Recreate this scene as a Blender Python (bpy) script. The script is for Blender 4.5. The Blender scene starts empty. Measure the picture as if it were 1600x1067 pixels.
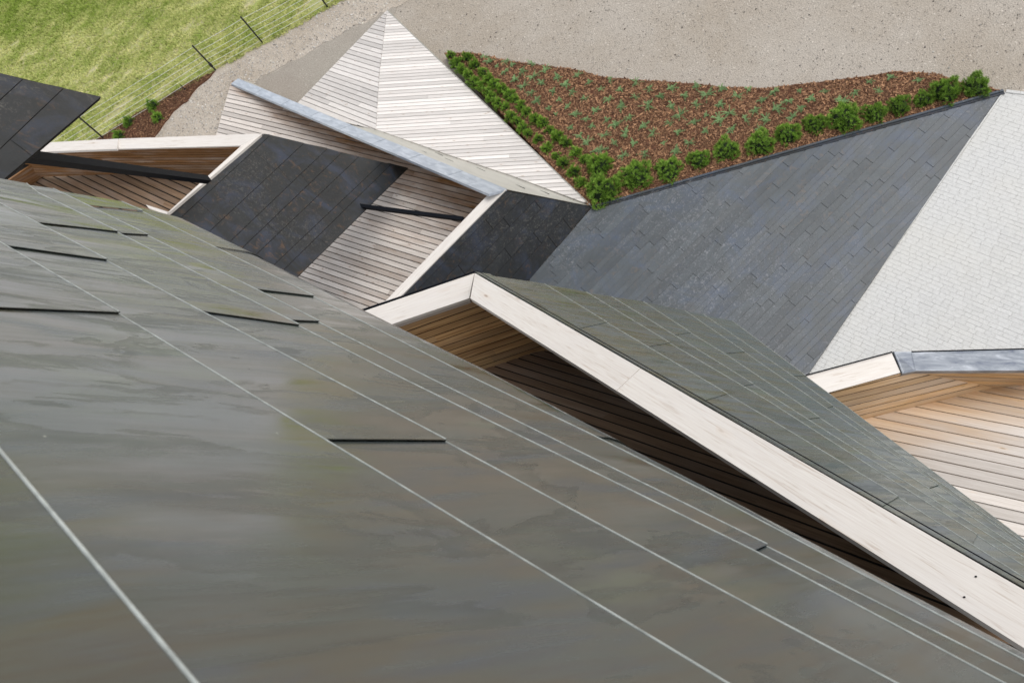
import bpy, math, random
import numpy as np
from mathutils import Vector, Matrix
random.seed(7); rng = np.random.default_rng(7)
S = bpy.context.scene; COL = S.collection

# ------------------------------------------------------------ camera
FPX, CX, CY, HCAM = 1600.0, 800.0, 533.5, 20.0
_d = np.array([632.0, 752.0, FPX]); _d /= np.linalg.norm(_d)
_up = -_d; _fw = np.array([0, 0, 1.0]); _y = _fw-_up*(_fw@_up); _y /= np.linalg.norm(_y); _x = np.cross(_y, _up)
RM = np.stack([_x, _y, _up])                      # world = RM @ (right, down, forward)
CAM = np.array([0.0, 0.0, HCAM])
cd = bpy.data.cameras.new('camera'); cam = bpy.data.objects.new('camera', cd); COL.objects.link(cam); S.camera = cam
cam.matrix_world = Matrix(((RM[0, 0], -RM[0, 1], -RM[0, 2], 0), (RM[1, 0], -RM[1, 1], -RM[1, 2], 0), (RM[2, 0], -RM[2, 1], -RM[2, 2], HCAM), (0, 0, 0, 1)))
cd.sensor_width = 36; cd.lens = 36; cd.clip_start = 0.05; cd.clip_end = 3000
cd.dof.use_dof = True; cd.dof.focus_distance = 7.5; cd.dof.aperture_fstop = 5.4

# ------------------------------------------------------------ light
SUN_EL, SUN_AZ = math.radians(60), math.radians(112)     # azimuth from +y towards +x
w = bpy.data.worlds.new('World'); S.world = w; w.use_nodes = True
nt = w.node_tree; nt.nodes.clear()
out = nt.nodes.new('ShaderNodeOutputWorld'); bg = nt.nodes.new('ShaderNodeBackground')
sky = nt.nodes.new('ShaderNodeTexSky'); sky.sky_type = 'NISHITA'; sky.sun_disc = False
sky.sun_elevation = SUN_EL; sky.sun_rotation = SUN_AZ; sky.dust_density = 1.5; sky.air_density = 1.0; sky.ozone_density = 1.0
hs = nt.nodes.new('ShaderNodeHueSaturation'); hs.inputs['Saturation'].default_value = 0.22      # thin even cloud: a nearly white sky
nt.links.new(sky.outputs[0], hs.inputs['Color']); nt.links.new(hs.outputs[0], bg.inputs[0]); nt.links.new(bg.outputs[0], out.inputs[0])
bg.inputs[1].default_value = 0.15
sd = bpy.data.lights.new('sun', 'SUN'); so = bpy.data.objects.new('sun', sd); COL.objects.link(so)
sd.energy = 0.8; sd.angle = math.radians(40); sd.color = (1.0, 0.95, 0.88)
sv = Vector((math.sin(SUN_AZ)*math.cos(SUN_EL), math.cos(SUN_AZ)*math.cos(SUN_EL), math.sin(SUN_EL)))
so.rotation_euler = sv.to_track_quat('Z', 'Y').to_euler()
S.view_settings.view_transform = 'Standard'; S.view_settings.look = 'None'; S.view_settings.gamma = 1
S.view_settings.use_curve_mapping = False; S.view_settings.exposure = 0.60
S.cycles.use_denoising = True

# ------------------------------------------------------------ geometry helpers
def ray(px, py): return RM @ np.array([px-CX, py-CY, FPX])
def pz(px, py, z): r = ray(px, py); return CAM+r*((z-HCAM)/r[2])
def pd(px, py, dep): return CAM+ray(px, py)*dep/FPX
def unit(v): v = np.asarray(v, float); return v/np.linalg.norm(v)
def plane(a, b, c):
    n = unit(np.cross(b-a, c-a))
    return (n if n@(CAM-a) > 0 else -n), a
def hit(px, py, pl):
    r = ray(px, py); return CAM+r*((pl[1]-CAM)@pl[0]/(r@pl[0]))
def depth(p): return (RM.T@(p-CAM))[2]
def proj(p): c = RM.T@(np.asarray(p)-CAM); return c[0]/c[2]*FPX+CX, c[1]/c[2]*FPX+CY

def props(o, label=None, cat=None, group=None, kind=None):
    if label: o['label'] = label
    if cat: o['category'] = cat
    if group: o['group'] = group
    if kind: o['kind'] = kind
    return o
def empty(name, loc, **k):
    o = bpy.data.objects.new(name, None); COL.objects.link(o); o.location = [float(v) for v in loc]; o.empty_display_size = .2
    return props(o, **k)
def mesh(name, verts, faces, mats, parent=None, origin=None, basis=None, slots=None, attr=None, smooth=False, **k):
    """verts in world space; origin/basis give the local frame (so that materials follow each piece)"""
    V = np.asarray(verts, float)
    o0 = V.mean(0) if origin is None else np.asarray(origin, float)
    B = np.eye(3) if basis is None else np.asarray(basis, float).T     # columns = local axes
    L = (V-o0)@B
    me = bpy.data.meshes.new(name); me.from_pydata(L.tolist(), [], [list(map(int, f)) for f in faces])
    for m in (mats if isinstance(mats, (list, tuple)) else [mats]): me.materials.append(m)
    if slots is not None: me.polygons.foreach_set('material_index', slots)
    if smooth: me.polygons.foreach_set('use_smooth', [True]*len(faces))
    if attr:
        for an, av in attr.items():
            a = me.attributes.new(an, 'FLOAT', 'POINT'); a.data.foreach_set('value', np.asarray(av, dtype=np.float32))
    me.update()
    o = bpy.data.objects.new(name, me); COL.objects.link(o)
    M = Matrix.Identity(4)
    for i in range(3):
        for j in range(3): M[i][j] = B[i][j]
        M[i][3] = o0[i]
    if parent is not None:
        o.parent = parent; o.matrix_parent_inverse = Matrix.Identity(4)
        o.matrix_basis = PM[parent.name].inverted() @ M
    else: o.matrix_basis = M
    PM[o.name] = M
    return props(o, **k)
PM = {}
def thing(name, loc, **k):
    o = empty(name, loc, **k); PM[o.name] = Matrix.Translation(o.location); return o

def prism(poly, n, t0, t1):
    """closed prism over polygon poly (world pts), from offset t0 to t1 along n"""
    P = [np.asarray(p) for p in poly]; k = len(P)
    ar = sum((np.cross(P[i]-P[0], P[(i+1) % k]-P[0]) for i in range(k)))@n
    if ar < 0: P = P[::-1]
    V = [p+n*t1 for p in P]+[p+n*t0 for p in P]
    F = [list(range(k)), list(range(2*k-1, k-1, -1))]+[[i, i+k, (i+1) % k+k, (i+1) % k] for i in range(k)]
    return V, F
def clip(poly, axis, val, keep):   # 2D half-plane clip
    out_ = []
    for i in range(len(poly)):
        a, b = poly[i], poly[(i+1) % len(poly)]
        ia, ib = (a[axis]-val)*keep >= 0, (b[axis]-val)*keep >= 0
        if ia: out_.append(a)
        if ia != ib:
            t = (val-a[axis])/(b[axis]-a[axis]); out_.append((a[0]+(b[0]-a[0])*t, a[1]+(b[1]-a[1])*t))
    return out_
def area2(p): return abs(sum(p[i][0]*p[(i+1) % len(p)][1]-p[(i+1) % len(p)][0]*p[i][1] for i in range(len(p)))/2)

def boards(parent, pts, n, direction, pitch, mat, gap=.008, thick=.028, length=4.0, fresh=None, name='board', phase=0., wob=.0015, maxn=295):
    """boards laid over polygon pts (world) in plane with normal n; each board is a child object"""
    n = unit(n); u = unit(direction-n*(direction@n)); v = np.cross(n, u); o = pts[0]
    P2 = [((p-o)@u, (p-o)@v) for p in pts]
    v0, v1 = min(p[1] for p in P2), max(p[1] for p in P2); k0 = math.floor((v0-phase)/pitch); cnt = 0
    for k in range(k0, math.ceil((v1-phase)/pitch)+1):
        a, b = phase+k*pitch+gap/2, phase+(k+1)*pitch-gap/2
        st = clip(clip(P2, 1, a, 1), 1, b, -1)
        if len(st) < 3 or area2(st) < .004: continue
        ua, ub = min(p[0] for p in st), max(p[0] for p in st)
        cuts = [ua]; c = ua+random.uniform(.3, 1)*length
        while c < ub-.5: cuts.append(c); c += length*random.uniform(.75, 1.1)
        cuts.append(ub)
        for c0, c1 in zip(cuts[:-1], cuts[1:]):
            pc = clip(clip(st, 0, c0+.001, 1), 0, c1-.001, -1)
            if len(pc) < 3 or area2(pc) < .002: continue
            lift = thick+random.uniform(-wob, wob)
            V, F = prism([o+u*p[0]+v*p[1] for p in pc], n, 0, lift)
            F = F[2:]; at = []
            # top in slices so that weathering can change along the board
            x = min(p[0] for p in pc); xe = max(p[0] for p in pc); step = max(.35, (xe-x)/10)
            while x < xe-1e-6:
                sl = clip(clip(pc, 0, x, 1), 0, min(x+step, xe), -1); x += step
                if len(sl) < 3 or area2(sl) < 1e-6: continue
                b0 = len(V); q = [o+u*p[0]+v*p[1]+n*(lift+.0002) for p in sl]
                if np.cross(q[1]-q[0], q[2]-q[0])@n < 0: q = q[::-1]
                V += q; F.append(list(range(b0, b0+len(q))))
            V = np.array(V)
            at = [fresh(p) if callable(fresh) else (fresh or 0.) for p in V]
            jit = random.uniform(-.12, .12)
            mesh(name, V, F, mat, parent, basis=[u, v, n], attr={'fresh': np.clip(np.array(at)+jit*(np.array(at) > .05), 0, 1)})
            cnt += 1
    return cnt

# ------------------------------------------------------------ materials
class NB:
    def __init__(s, name):
        s.m = bpy.data.materials.new(name); s.m.use_nodes = True; s.t = s.m.node_tree; s.t.nodes.clear()
        s.o = s.n('ShaderNodeOutputMaterial'); s.b = s.n('ShaderNodeBsdfPrincipled'); s.l(s.b.outputs[0], s.o.inputs[0])
        s.tc = s.n('ShaderNodeTexCoord'); s.oi = s.n('ShaderNodeObjectInfo')
    def n(s, t, **k):
        x = s.t.nodes.new(t)
        for a, v in k.items(): setattr(x, a, v)
        return x
    def l(s, a, b): s.t.links.new(a, b)
    def coords(s, scale=(1, 1, 1), rnd=True, world=False, rot=None):
        src = s.n('ShaderNodeNewGeometry').outputs['Position'] if world else s.tc.outputs['Object']
        if rnd:
            mu = s.n('ShaderNodeMath', operation='MULTIPLY'); mu.inputs[1].default_value = 37.; s.l(s.oi.outputs['Random'], mu.inputs[0])
            ad = s.n('ShaderNodeVectorMath', operation='ADD'); s.l(src, ad.inputs[0]); s.l(mu.outputs[0], ad.inputs[1]); src = ad.outputs[0]
        mp = s.n('ShaderNodeMapping'); mp.inputs['Scale'].default_value = scale
        if rot: mp.inputs['Rotation'].default_value = rot
        s.l(src, mp.inputs[0]); return mp.outputs[0]
    def noise(s, co, scale, detail=4, rough=.55, dist=0.):
        x = s.n('ShaderNodeTexNoise'); x.inputs['Scale'].default_value = scale; x.inputs['Detail'].default_value = detail
        x.inputs['Roughness'].default_value = rough; x.inputs['Distortion'].default_value = dist; s.l(co, x.inputs['Vector']); return x.outputs['Fac']
    def voro(s, co, scale, feature='F1'):
        x = s.n('ShaderNodeTexVoronoi'); x.feature = feature; x.inputs['Scale'].default_value = scale; s.l(co, x.inputs['Vector']); return x
    def ramp(s, f, stops, interp='LINEAR'):
        x = s.n('ShaderNodeValToRGB'); x.color_ramp.interpolation = interp; e = x.color_ramp.elements
        while len(e) < len(stops): e.new(.5)
        for el, (p, c) in zip(e, stops): el.position = p; el.color = (*c, 1) if len(c) == 3 else c
        s.l(f, x.inputs[0]); return x.outputs[0]
    def val(s, f, a, b, x0=0., x1=1.):
        x = s.n('ShaderNodeMapRange'); x.inputs[1].default_value = a; x.inputs[2].default_value = b; x.inputs[3].default_value = x0; x.inputs[4].default_value = x1
        s.l(f, x.inputs[0]); return x.outputs[0]
    def mix(s, f, a, b, mode='MIX'):
        x = s.n('ShaderNodeMix', data_type='RGBA', blend_type=mode)
        if isinstance(f, (int, float)): x.inputs[0].default_value = f
        else: s.l(f, x.inputs[0])
        for i, c in ((6, a), (7, b)):
            if isinstance(c, tuple): x.inputs[i].default_value = (*c, 1)
            else: s.l(c, x.inputs[i])
        return x.outputs[2]
    def math(s, op, a, b=None):
        x = s.n('ShaderNodeMath', operation=op)
        for i, c in enumerate((a, b)):
            if c is None: continue
            if isinstance(c, (int, float)): x.inputs[i].default_value = c
            else: s.l(c, x.inputs[i])
        return x.outputs[0]
    def bump(s, h, strength=.3, dist=.01):
        x = s.n('ShaderNodeBump'); x.inputs['Strength'].default_value = strength; x.inputs['Distance'].default_value = dist
        s.l(h, x.inputs['Height']); s.l(x.outputs[0], s.b.inputs['Normal'])
    def done(s, col, rough=.6, spec=.5, metal=0.):
        if isinstance(col, tuple): s.b.inputs['Base Color'].default_value = (*col, 1)
        else: s.l(col, s.b.inputs['Base Color'])
        if isinstance(rough, (int, float)): s.b.inputs['Roughness'].default_value = rough
        else: s.l(rough, s.b.inputs['Roughness'])
        s.b.inputs['Specular IOR Level'].default_value = spec; s.b.inputs['Metallic'].default_value = metal
        return s.m
    def tint(s, col, amount=.2):
        v = s.val(s.oi.outputs['Random'], 0, 1, 1-amount, 1+amount*.6)
        return s.mix(1., col, s.n_rgb(v), 'MULTIPLY')
    def n_rgb(s, v):
        x = s.n('ShaderNodeCombineColor'); [s.l(v, x.inputs[i]) for i in range(3)]; return x.outputs[0]

def metal_streaky(name, base, brown, blue, green, rough=.3, ior=2.2, k=1.):
    """patinated sheet; rain streaks run across each sheet (local Y is the fall line)"""
    N = NB(name); cf = N.coords((1, 1, 1))
    a = N.noise(N.coords((1.8*k, .55*k, 1)), 1.5, 6, .58, .5); b = N.noise(N.coords((3.4*k, .8*k, 1)), 1.6, 6, .58, .4)
    e = N.noise(N.coords((1.3*k, .6*k, 1)), 1.5, 6, .60, .6); g = N.noise(N.coords((22*k, 1.5*k, 1)), 1.6, 6, .7, .2); f = N.noise(cf, 42, 3, .6)
    col = N.mix(N.val(a, .42, .60), base, brown); col = N.mix(N.val(b, .50, .66, 0, .85), col, blue)
    col = N.mix(N.val(e, .56, .66, 0, .8), col, green)
    st = N.noise(N.coords((2.1*k, .9*k, 1)), 1.1, 9, .60, .5); edge = N.math('MULTIPLY', N.val(st, .50, .515), N.val(st, .60, .52))
    col = N.mix(N.math('MULTIPLY', edge, .55), col, tuple(v*.5 for v in base))
    col = N.mix(N.val(g, .42, .72, 0, .55), col, tuple(v*1.7 for v in base)); col = N.mix(N.val(g, .40, .28, 0, .5), col, tuple(v*.5 for v in base))
    sp = N.voro(cf, 11); rare = N.val(sp.outputs['Distance'], .03, .06, 1, 0)
    sel = N.math('GREATER_THAN', N.noise(cf, 3.3, 2), .60)
    col = N.mix(N.math('MULTIPLY', N.math('MULTIPLY', rare, sel), .8), col, (.42, .43, .36))
    sp2 = N.voro(N.coords((9, 1.6, 1)), 3.1); rare2 = N.math('MULTIPLY', N.val(sp2.outputs['Distance'], .05, .10, 1, 0), N.math('GREATER_THAN', N.noise(cf, 2.1, 1), .56))
    col = N.mix(N.math('MULTIPLY', rare2, .5), col, tuple(v*.35 for v in base))
    col = N.tint(col, .14)
    r_ = N.math('ADD', N.val(b, .35, .65, rough-.08, rough+.10), N.math('ADD', N.val(g, .3, .7, -.05, .07), N.math('MULTIPLY', edge, .12)))
    N.b.inputs['IOR'].default_value = ior
    N.bump(N.math('ADD', N.math('MULTIPLY', N.noise(N.coords((1.3, .7, 1)), 1.4, 2), 1.0), N.math('MULTIPLY', f, .001)), .40, .03)
    return N.done(col, r_, .5)
def metal_mottled(name, base, light, blue, rust, rough=.42, spec=.5, amt=.8):
    N = NB(name); c = N.coords((1, 1, 1)); cs = N.coords((.5, 1.6, 1)); cw = N.coords((1, 1, 1), rnd=False, world=True)
    a = N.noise(cs, 2.2, 7, .65, 1.0); b = N.noise(cw, 1.1, 7, .7, .8); f = N.noise(c, 14, 6, .72, 1.4); q = N.noise(cw, .33, 4, .6)
    col = N.mix(N.val(a, .40, .68), base, tuple(v*1.4 for v in base))
    col = N.mix(N.val(b, .48, .66, 0, .75), col, blue)
    col = N.mix(N.math('MULTIPLY', N.val(f, .52, .66, 0, amt), N.val(q, .42, .58)), col, light)
    col = N.mix(N.math('MULTIPLY', N.val(N.noise(c, 5, 6, .7, 1.), .56, .68, 0, .6*amt), N.val(q, .62, .4)), col, rust)
    g = N.val(N.noise(N.coords((.6, 14, 1)), 1.5, 4, .6), .6, .75, 0, .3); col = N.mix(g, col, tuple(v*.6 for v in base))
    col = N.tint(col, .17)
    N.bump(N.math('ADD', N.noise(c, 1.2, 2), N.math('MULTIPLY', f, .008)), .25, .02)
    return N.done(col, N.val(f, .3, .7, rough-.06, rough+.12), spec)

M_TOWER = metal_streaky('patinated_copper', (.034, .045, .040), (.052, .044, .028), (.034, .050, .068), (.056, .074, .044), .17, 2.05)
M_WING = metal_streaky('patinated_copper_wing', (.084, .106, .102), (.110, .108, .070), (.078, .102, .130), (.102, .130, .098), .22, 1.9, 1.5)
M_DARK = metal_mottled('dark_patinated_metal', (.015, .017, .019), (.085, .080, .072), (.032, .042, .068), (.120, .066, .032), .40, .4, 1.3)
M_BLUE = metal_mottled('blue_grey_metal', (.044, .054, .061), (.17, .175, .19), (.050, .072, .112), (.13, .095, .070), .36, .5, 1.)
N = NB('metal_fold_highlight'); M_FOLD = N.done(N.ramp(N.noise(N.coords((6, 1, 1)), 3, 3), [(.3, (.30, .32, .30)), (.7, (.50, .53, .50))]), .35, .6, .2)  # lighter colour on the seam folds stands in for the sky's glint
N = NB('black_steel'); M_STEEL = N.done(N.ramp(N.noise(N.coords(), 4, 3), [(.3, (.004, .005, .008)), (.7, (.007, .008, .011))]), .6, .08)
N = NB('shadow_gap_underlay'); M_UNDER = N.done(N.ramp(N.noise(N.coords(), 6, 2), [(.3, (.010, .009, .008)), (.7, (.018, .016, .014))]), .9, .2)
N = NB('zinc_coping')
c = N.coords((.5, 3, 1)); f = N.noise(N.coords((.6, 2, 1)), 5, 5, .6, .3)
M_ZINC = N.done(N.mix(N.val(f, .45, .66, 0, .7), N.ramp(N.noise(c, 2.5, 4), [(.3, (.36, .40, .46)), (.7, (.50, .54, .60))]), (.62, .66, .72)), .33, .5, .35)
N = NB('scratched_zinc'); f = N.noise(N.coords((.7, 3, 1)), 3.4, 7, .72, .5)
M_ZINC2 = N.done(N.ramp(f, [(.3, (.06, .075, .12)), (.47, (.17, .19, .22)), (.58, (.24, .26, .29)), (.72, (.42, .45, .50))]), .34, .5, .3)
N = NB('pale_seam_sealant'); M_GREY = N.done((.33, .32, .28), .7)
N = NB('ramp_underlay'); M_RUN = N.done((.105, .088, .075), .9)
N = NB('fin_cladding'); M_FIN = N.done(N.ramp(N.noise(N.coords((.5, 2, 1)), 2, 4), [(.3, (.36, .35, .30)), (.7, (.48, .46, .40))]), .3, .6)

def wood(name, grey1, grey2, brown1, brown2, rough=.62):
    N = NB(name)
    g = N.noise(N.coords((1.1, 34, 34)), 2.2, 5, .6, .35); g2 = N.noise(N.coords((.35, 9, 9)), 3.0, 4, .55, 1.1); big = N.noise(N.coords((.5, 1.6, 1)), 2.1, 3)
    gr = N.mix(N.val(g, .32, .68), grey1, grey2); br = N.mix(N.val(g2, .34, .66), brown1, brown2); br = N.mix(N.val(g, .35, .7, 0, .45), br, tuple(v*.6 for v in brown1))
    at = N.n('ShaderNodeAttribute', attribute_name='fresh')
    fr = N.math('ADD', at.outputs['Fac'], N.math('MULTIPLY', N.math('MULTIPLY', N.math('SUBTRACT', big, .5), 1.1), N.val(at.outputs['Fac'], 0, .25)))
    cl = N.n('ShaderNodeClamp'); N.l(fr, cl.inputs[0])
    col = N.mix(cl.outputs[0], gr, br)
    kn = N.voro(N.coords((1.4, 5, 5)), 1.9); kd = kn.outputs['Distance']
    ks = N.math('GREATER_THAN', N.noise(N.coords(), 1.7, 1), .46)
    k = N.math('MULTIPLY', N.val(kd, .05, .11, 1, 0), ks)
    col = N.mix(N.math('MULTIPLY', k, .75), col, (.10, .055, .03))
    halo = N.math('MULTIPLY', N.val(kd, .08, .22, .28, 0), ks); col = N.mix(halo, col, brown2)
    col = N.tint(col, .20)
    N.bump(N.math('ADD', g, N.math('MULTIPLY', k, -.6)), .35, .004)
    return N.done(col, rough, .25)
M_WOOD = wood('larch_boards', (.56, .495, .435), (.76, .70, .64), (.20, .088, .028), (.34, .175, .070))
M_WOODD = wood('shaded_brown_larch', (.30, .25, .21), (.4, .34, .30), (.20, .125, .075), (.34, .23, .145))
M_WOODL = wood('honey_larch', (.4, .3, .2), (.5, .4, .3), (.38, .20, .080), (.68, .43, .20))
M_WOODW = wood('weathered_pale_larch', (.60, .555, .515), (.77, .73, .69), (.42, .27, .15), (.56, .40, .26))
M_WOODR = wood('golden_larch', (.52, .465, .41), (.70, .645, .59), (.54, .31, .13), (.78, .54, .30))
N = NB('limewashed_fascia')
g = N.noise(N.coords((1.0, 26, 26)), 1.6, 5, .6, 1.6); kn = N.voro(N.coords((.9, 4, 4)), 1.1); kd = kn.outputs['Distance']
col = N.ramp(g, [(.30, (.52, .44, .37)), (.42, (.67, .62, .565)), (.7, (.75, .71, .66))])
ks = N.math('GREATER_THAN', N.noise(N.coords(), 1.9, 1), .52)
col = N.mix(N.math('MULTIPLY', N.val(kd, .03, .07, .7, 0), ks), col, (.22, .13, .08)); col = N.mix(N.math('MULTIPLY', N.val(kd, .06, .20, .22, 0), ks), col, (.62, .48, .36))
col = N.mix(N.val(N.noise(N.coords((.6, 5, 1)), 1.4, 4, .6), .5, .75, 0, .35), col, (.66, .63, .61))
N.bump(g, .25, .003); M_FASC = N.done(N.tint(col, .06), .6, .25)

def gravel(name, c1, c2, c3, dark, world=True, s=1.):
    N = NB(name); cw = N.coords((1, 1, 1), rnd=False, world=world)
    big = N.noise(cw, .35, 5, .6, .4); mid = N.noise(cw, 2.2, 6, .65); f = N.noise(cw, 28*s, 3, .7); v = N.voro(cw, 34*s); v2 = N.voro(cw, 11*s)
    col = N.mix(N.val(big, .38, .62), c1, c2); col = N.mix(N.val(mid, .5, .75, 0, .5), col, c3)
    col = N.mix(1., col, N.ramp(f, [(.25, (.66, .66, .66)), (.5, (1, 1, 1)), (.8, (1.25, 1.25, 1.25))]), 'MULTIPLY')
    col = N.mix(N.math('MULTIPLY', N.val(v.outputs['Distance'], .06, .18, .8, 0), N.math('GREATER_THAN', N.noise(cw, 7*s, 3), .60)), col, dark)
    cell = N.n('ShaderNodeSeparateColor'); N.l(v2.outputs['Color'], cell.inputs[0])
    col = N.mix(N.math('MULTIPLY', N.val(v2.outputs['Distance'], .16, .26, .6, 0), N.math('GREATER_THAN', cell.outputs[0], .86)), col, tuple(min(.75, x*1.5) for x in c3))
    N.bump(N.math('ADD', N.math('ADD', N.math('MULTIPLY', f, .5), N.math('MULTIPLY', v.outputs['Distance'], .6)), N.math('MULTIPLY', mid, 1.5)), .7, .03)
    return N, N.done(col, .9, .15)
_, M_GRAVEL = gravel('rolled_gravel', (.385, .335, .275), (.43, .385, .330), (.46, .42, .365), (.17, .14, .11))
_, M_TRACK = gravel('sandy_track', (.42, .36, .29), (.50, .44, .37), (.55, .50, .43), (.16, .12, .08), s=.8)
_, M_LANE = gravel('added_lane_gravel', (.58, .57, .56), (.64, .63, .62), (.68, .67, .66), (.40, .38, .36))
_, M_DARKGRAVEL = gravel('fine_dark_gravel', (.34, .30, .255), (.37, .335, .285), (.39, .355, .305), (.11, .095, .075), s=1.3)
N = NB('meadow_soil'); cw = N.coords(rnd=False, world=True); st = N.coords((.6, 2.0, 1), rnd=False, world=True, rot=(0, 0, .25))
a = N.noise(st, 1.0, 6, .68, .5); b = N.noise(cw, .25, 3)
col = N.mix(N.val(a, .40, .60), (.34, .37, .12), (.50, .45, .27)); col = N.mix(N.val(N.noise(cw, 9, 4, .7), .45, .7, 0, .5), col, (.17, .27, .045))
N.bump(N.noise(cw, 30, 3), .8, .03); M_SOIL = N.done(col, .95, .1)
def leafy(name, c1, c2, rough=.55, trans=.25):
    N = NB(name); at = N.n('ShaderNodeAttribute', attribute_name='tint')
    col = N.mix(at.outputs['Fac'], c1, c2); col = N.tint(col, .16)
    N.b.inputs['Transmission Weight'].default_value = 0; N.b.inputs['Subsurface Weight'].default_value = 0
    return N.done(col, rough, .3)
M_GRASS = leafy('grass_blades', (.27, .37, .05), (.76, .72, .30), .6)
M_PINE = leafy('pine_needles', (.045, .12, .014), (.42, .66, .10), .5)
M_PINE2 = leafy('young_pine_needles', (.045, .12, .014), (.38, .62, .080), .5)
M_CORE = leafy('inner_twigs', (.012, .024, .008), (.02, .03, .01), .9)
M_JUN = leafy('juniper_foliage', (.085, .17, .06), (.34, .50, .21), .6)
M_BARK = leafy('bark_chips', (.065, .028, .015), (.50, .275, .145), .8)
N = NB('bark_mulch_bed'); cw = N.coords(rnd=False, world=True); v = N.voro(cw, 30)
M_MULCH = N.done(N.ramp(N.noise(cw, 22, 5, .7), [(.3, (.05, .022, .014)), (.5, (.13, .06, .036)), (.75, (.26, .14, .085))]), .9, .1)
M_STONE = leafy('pebbles', (.14, .12, .10), (.62, .59, .54), .8)
N = NB('woody_stem'); M_STEM = N.done((.10, .06, .035), .9)
N = NB('pale_stone_paver'); c = N.coords(); f = N.noise(c, 30, 5, .7); cw = N.coords(rnd=False, world=True)
col = N.ramp(f, [(.25, (.48, .475, .455)), (.45, (.58, .575, .555)), (.8, (.68, .675, .655))]); col = N.mix(N.val(N.noise(cw, 26, 4, .8), .60, .70, 0, .55), col, (.36, .35, .33))
col = N.mix(N.val(N.noise(cw, .7, 4), .4, .7, 0, .35), col, (.62, .60, .54))
N.bump(f, .6, .006); M_PAVER = N.done(N.tint(col, .035), .8, .2)
N = NB('paver_joints'); cw = N.coords(rnd=False, world=True)
M_JOINT = N.done(N.ramp(N.noise(cw, 5, 5, .8), [(.34, (.20, .19, .18)), (.42, (.56, .55, .52)), (.7, (.62, .61, .58))]), .9, .1)
N = NB('galvanised_wire'); M_WIRE = N.done((.72, .72, .70), .4, .5, .2)
N = NB('black_post'); M_POST = N.done((.014, .014, .016), .5, .4)

# ------------------------------------------------------------ metal cladding
def line_at(L, x):     # polyline in photo coordinates, y at x (extrapolated at both ends)
    for (x0, y0), (x1, y1) in zip(L[:-1], L[1:]):
        if x <= x1 or (x1, y1) == L[-1]: return y0+(y1-y0)*(x-x0)/(x1-x0)
def panel(parent, A, B, n, mat, lift, roll=.005, sheet=.003, far_roll=True, name='metal_panel', bend=0, low=.001, gap=0.):
    """A: points along the near long edge, B: along the far long edge (same count). The end is lifted over the next sheet."""
    A = [np.asarray(p) for p in A]; B = [np.asarray(p) for p in B]; V = []; F = []; SL = []; m = len(A)
    u = unit(A[-1]-A[0]); vout = unit(np.cross(n, u)); vout = vout if vout@(B[0]-A[0]) > 0 else -vout
    if gap:
        A[0] = A[0]+u*gap; B[0] = B[0]+u*gap; A[-1] = A[-1]-u*gap; B[-1] = B[-1]-u*gap
        A = [p+vout*gap*.6 for p in A]; B = [p-vout*gap*.6 for p in B]
    def frac(P):
        L = [0.]
        for a, b in zip(P[:-1], P[1:]): L.append(L[-1]+np.linalg.norm(b-a))
        return [x/max(L[-1], 1e-6) for x in L]
    def quad(a, b, c, d, s=0, up=None):
        i = len(V); f = [a, b, c, d]
        if up is not None and np.cross(c-a, d-b)@up < 0: f = f[::-1]
        V.extend(f); F.append([i, i+1, i+2, i+3]); SL.append(s)
    fa, fb = frac(A), frac(B); k = .35 if bend else .55
    TA = [p+n*(low+(lift*k-low)*f) for p, f in zip(A, fa)]
    TB = [p+n*((low+(lift*.5-low)*f) if bend else (lift*.62+(lift*.38+.001)*f)) for p, f in zip(B, fb)]
    if bend:
        R = bend; th = [math.radians(t) for t in (0, 2, 5, 8, 11, 15, 20, 27, 36, 48, 62, 76)]; W = [np.linalg.norm(b-a) for a, b in zip(A, B)]
        off = lambda t, w_: vout*(-min(.09, w_*.6)+R*math.sin(t))-n*(R*(1-math.cos(t)))
        TE = [p+off(0, w_) for p, w_ in zip(TB, W)]
    else: TE = TB
    for i in range(m-1):
        a, b, c, d = TA[i], TA[i+1], TE[i+1], TE[i]
        quad(a, b, c, d, 0, n); quad(a-n*sheet, b-n*sheet, c-n*sheet, d-n*sheet, 0, -n)
        ha, hb = (TA[i]-A[i])@n, (TA[i+1]-A[i+1])@n
        quad(a, b, b-n*hb, a-n*ha, 0, -vout)
        if bend:
            for t0, t1 in zip(th[:-1], th[1:]): quad(TB[i]+off(t0, W[i]), TB[i+1]+off(t0, W[i+1]), TB[i+1]+off(t1, W[i+1]), TB[i]+off(t1, W[i]), 0, n*math.cos(t0)+vout*math.sin(t0))
        else:
            quad(d, c, c-n*(lift), d-n*(lift*.62), 0, vout)
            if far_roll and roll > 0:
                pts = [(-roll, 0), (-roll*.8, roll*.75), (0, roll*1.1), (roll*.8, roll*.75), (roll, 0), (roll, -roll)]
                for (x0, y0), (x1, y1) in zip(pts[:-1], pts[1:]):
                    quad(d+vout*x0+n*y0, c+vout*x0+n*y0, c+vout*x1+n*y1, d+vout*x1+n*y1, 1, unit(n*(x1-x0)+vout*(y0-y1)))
    b, c = TA[-1], TE[-1]; quad(b, c, c-n*sheet, b-n*sheet, 0, u)
    return mesh(name, V, F, [mat, M_FOLD], parent, basis=[u, np.cross(n, u), n], slots=SL)

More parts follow.
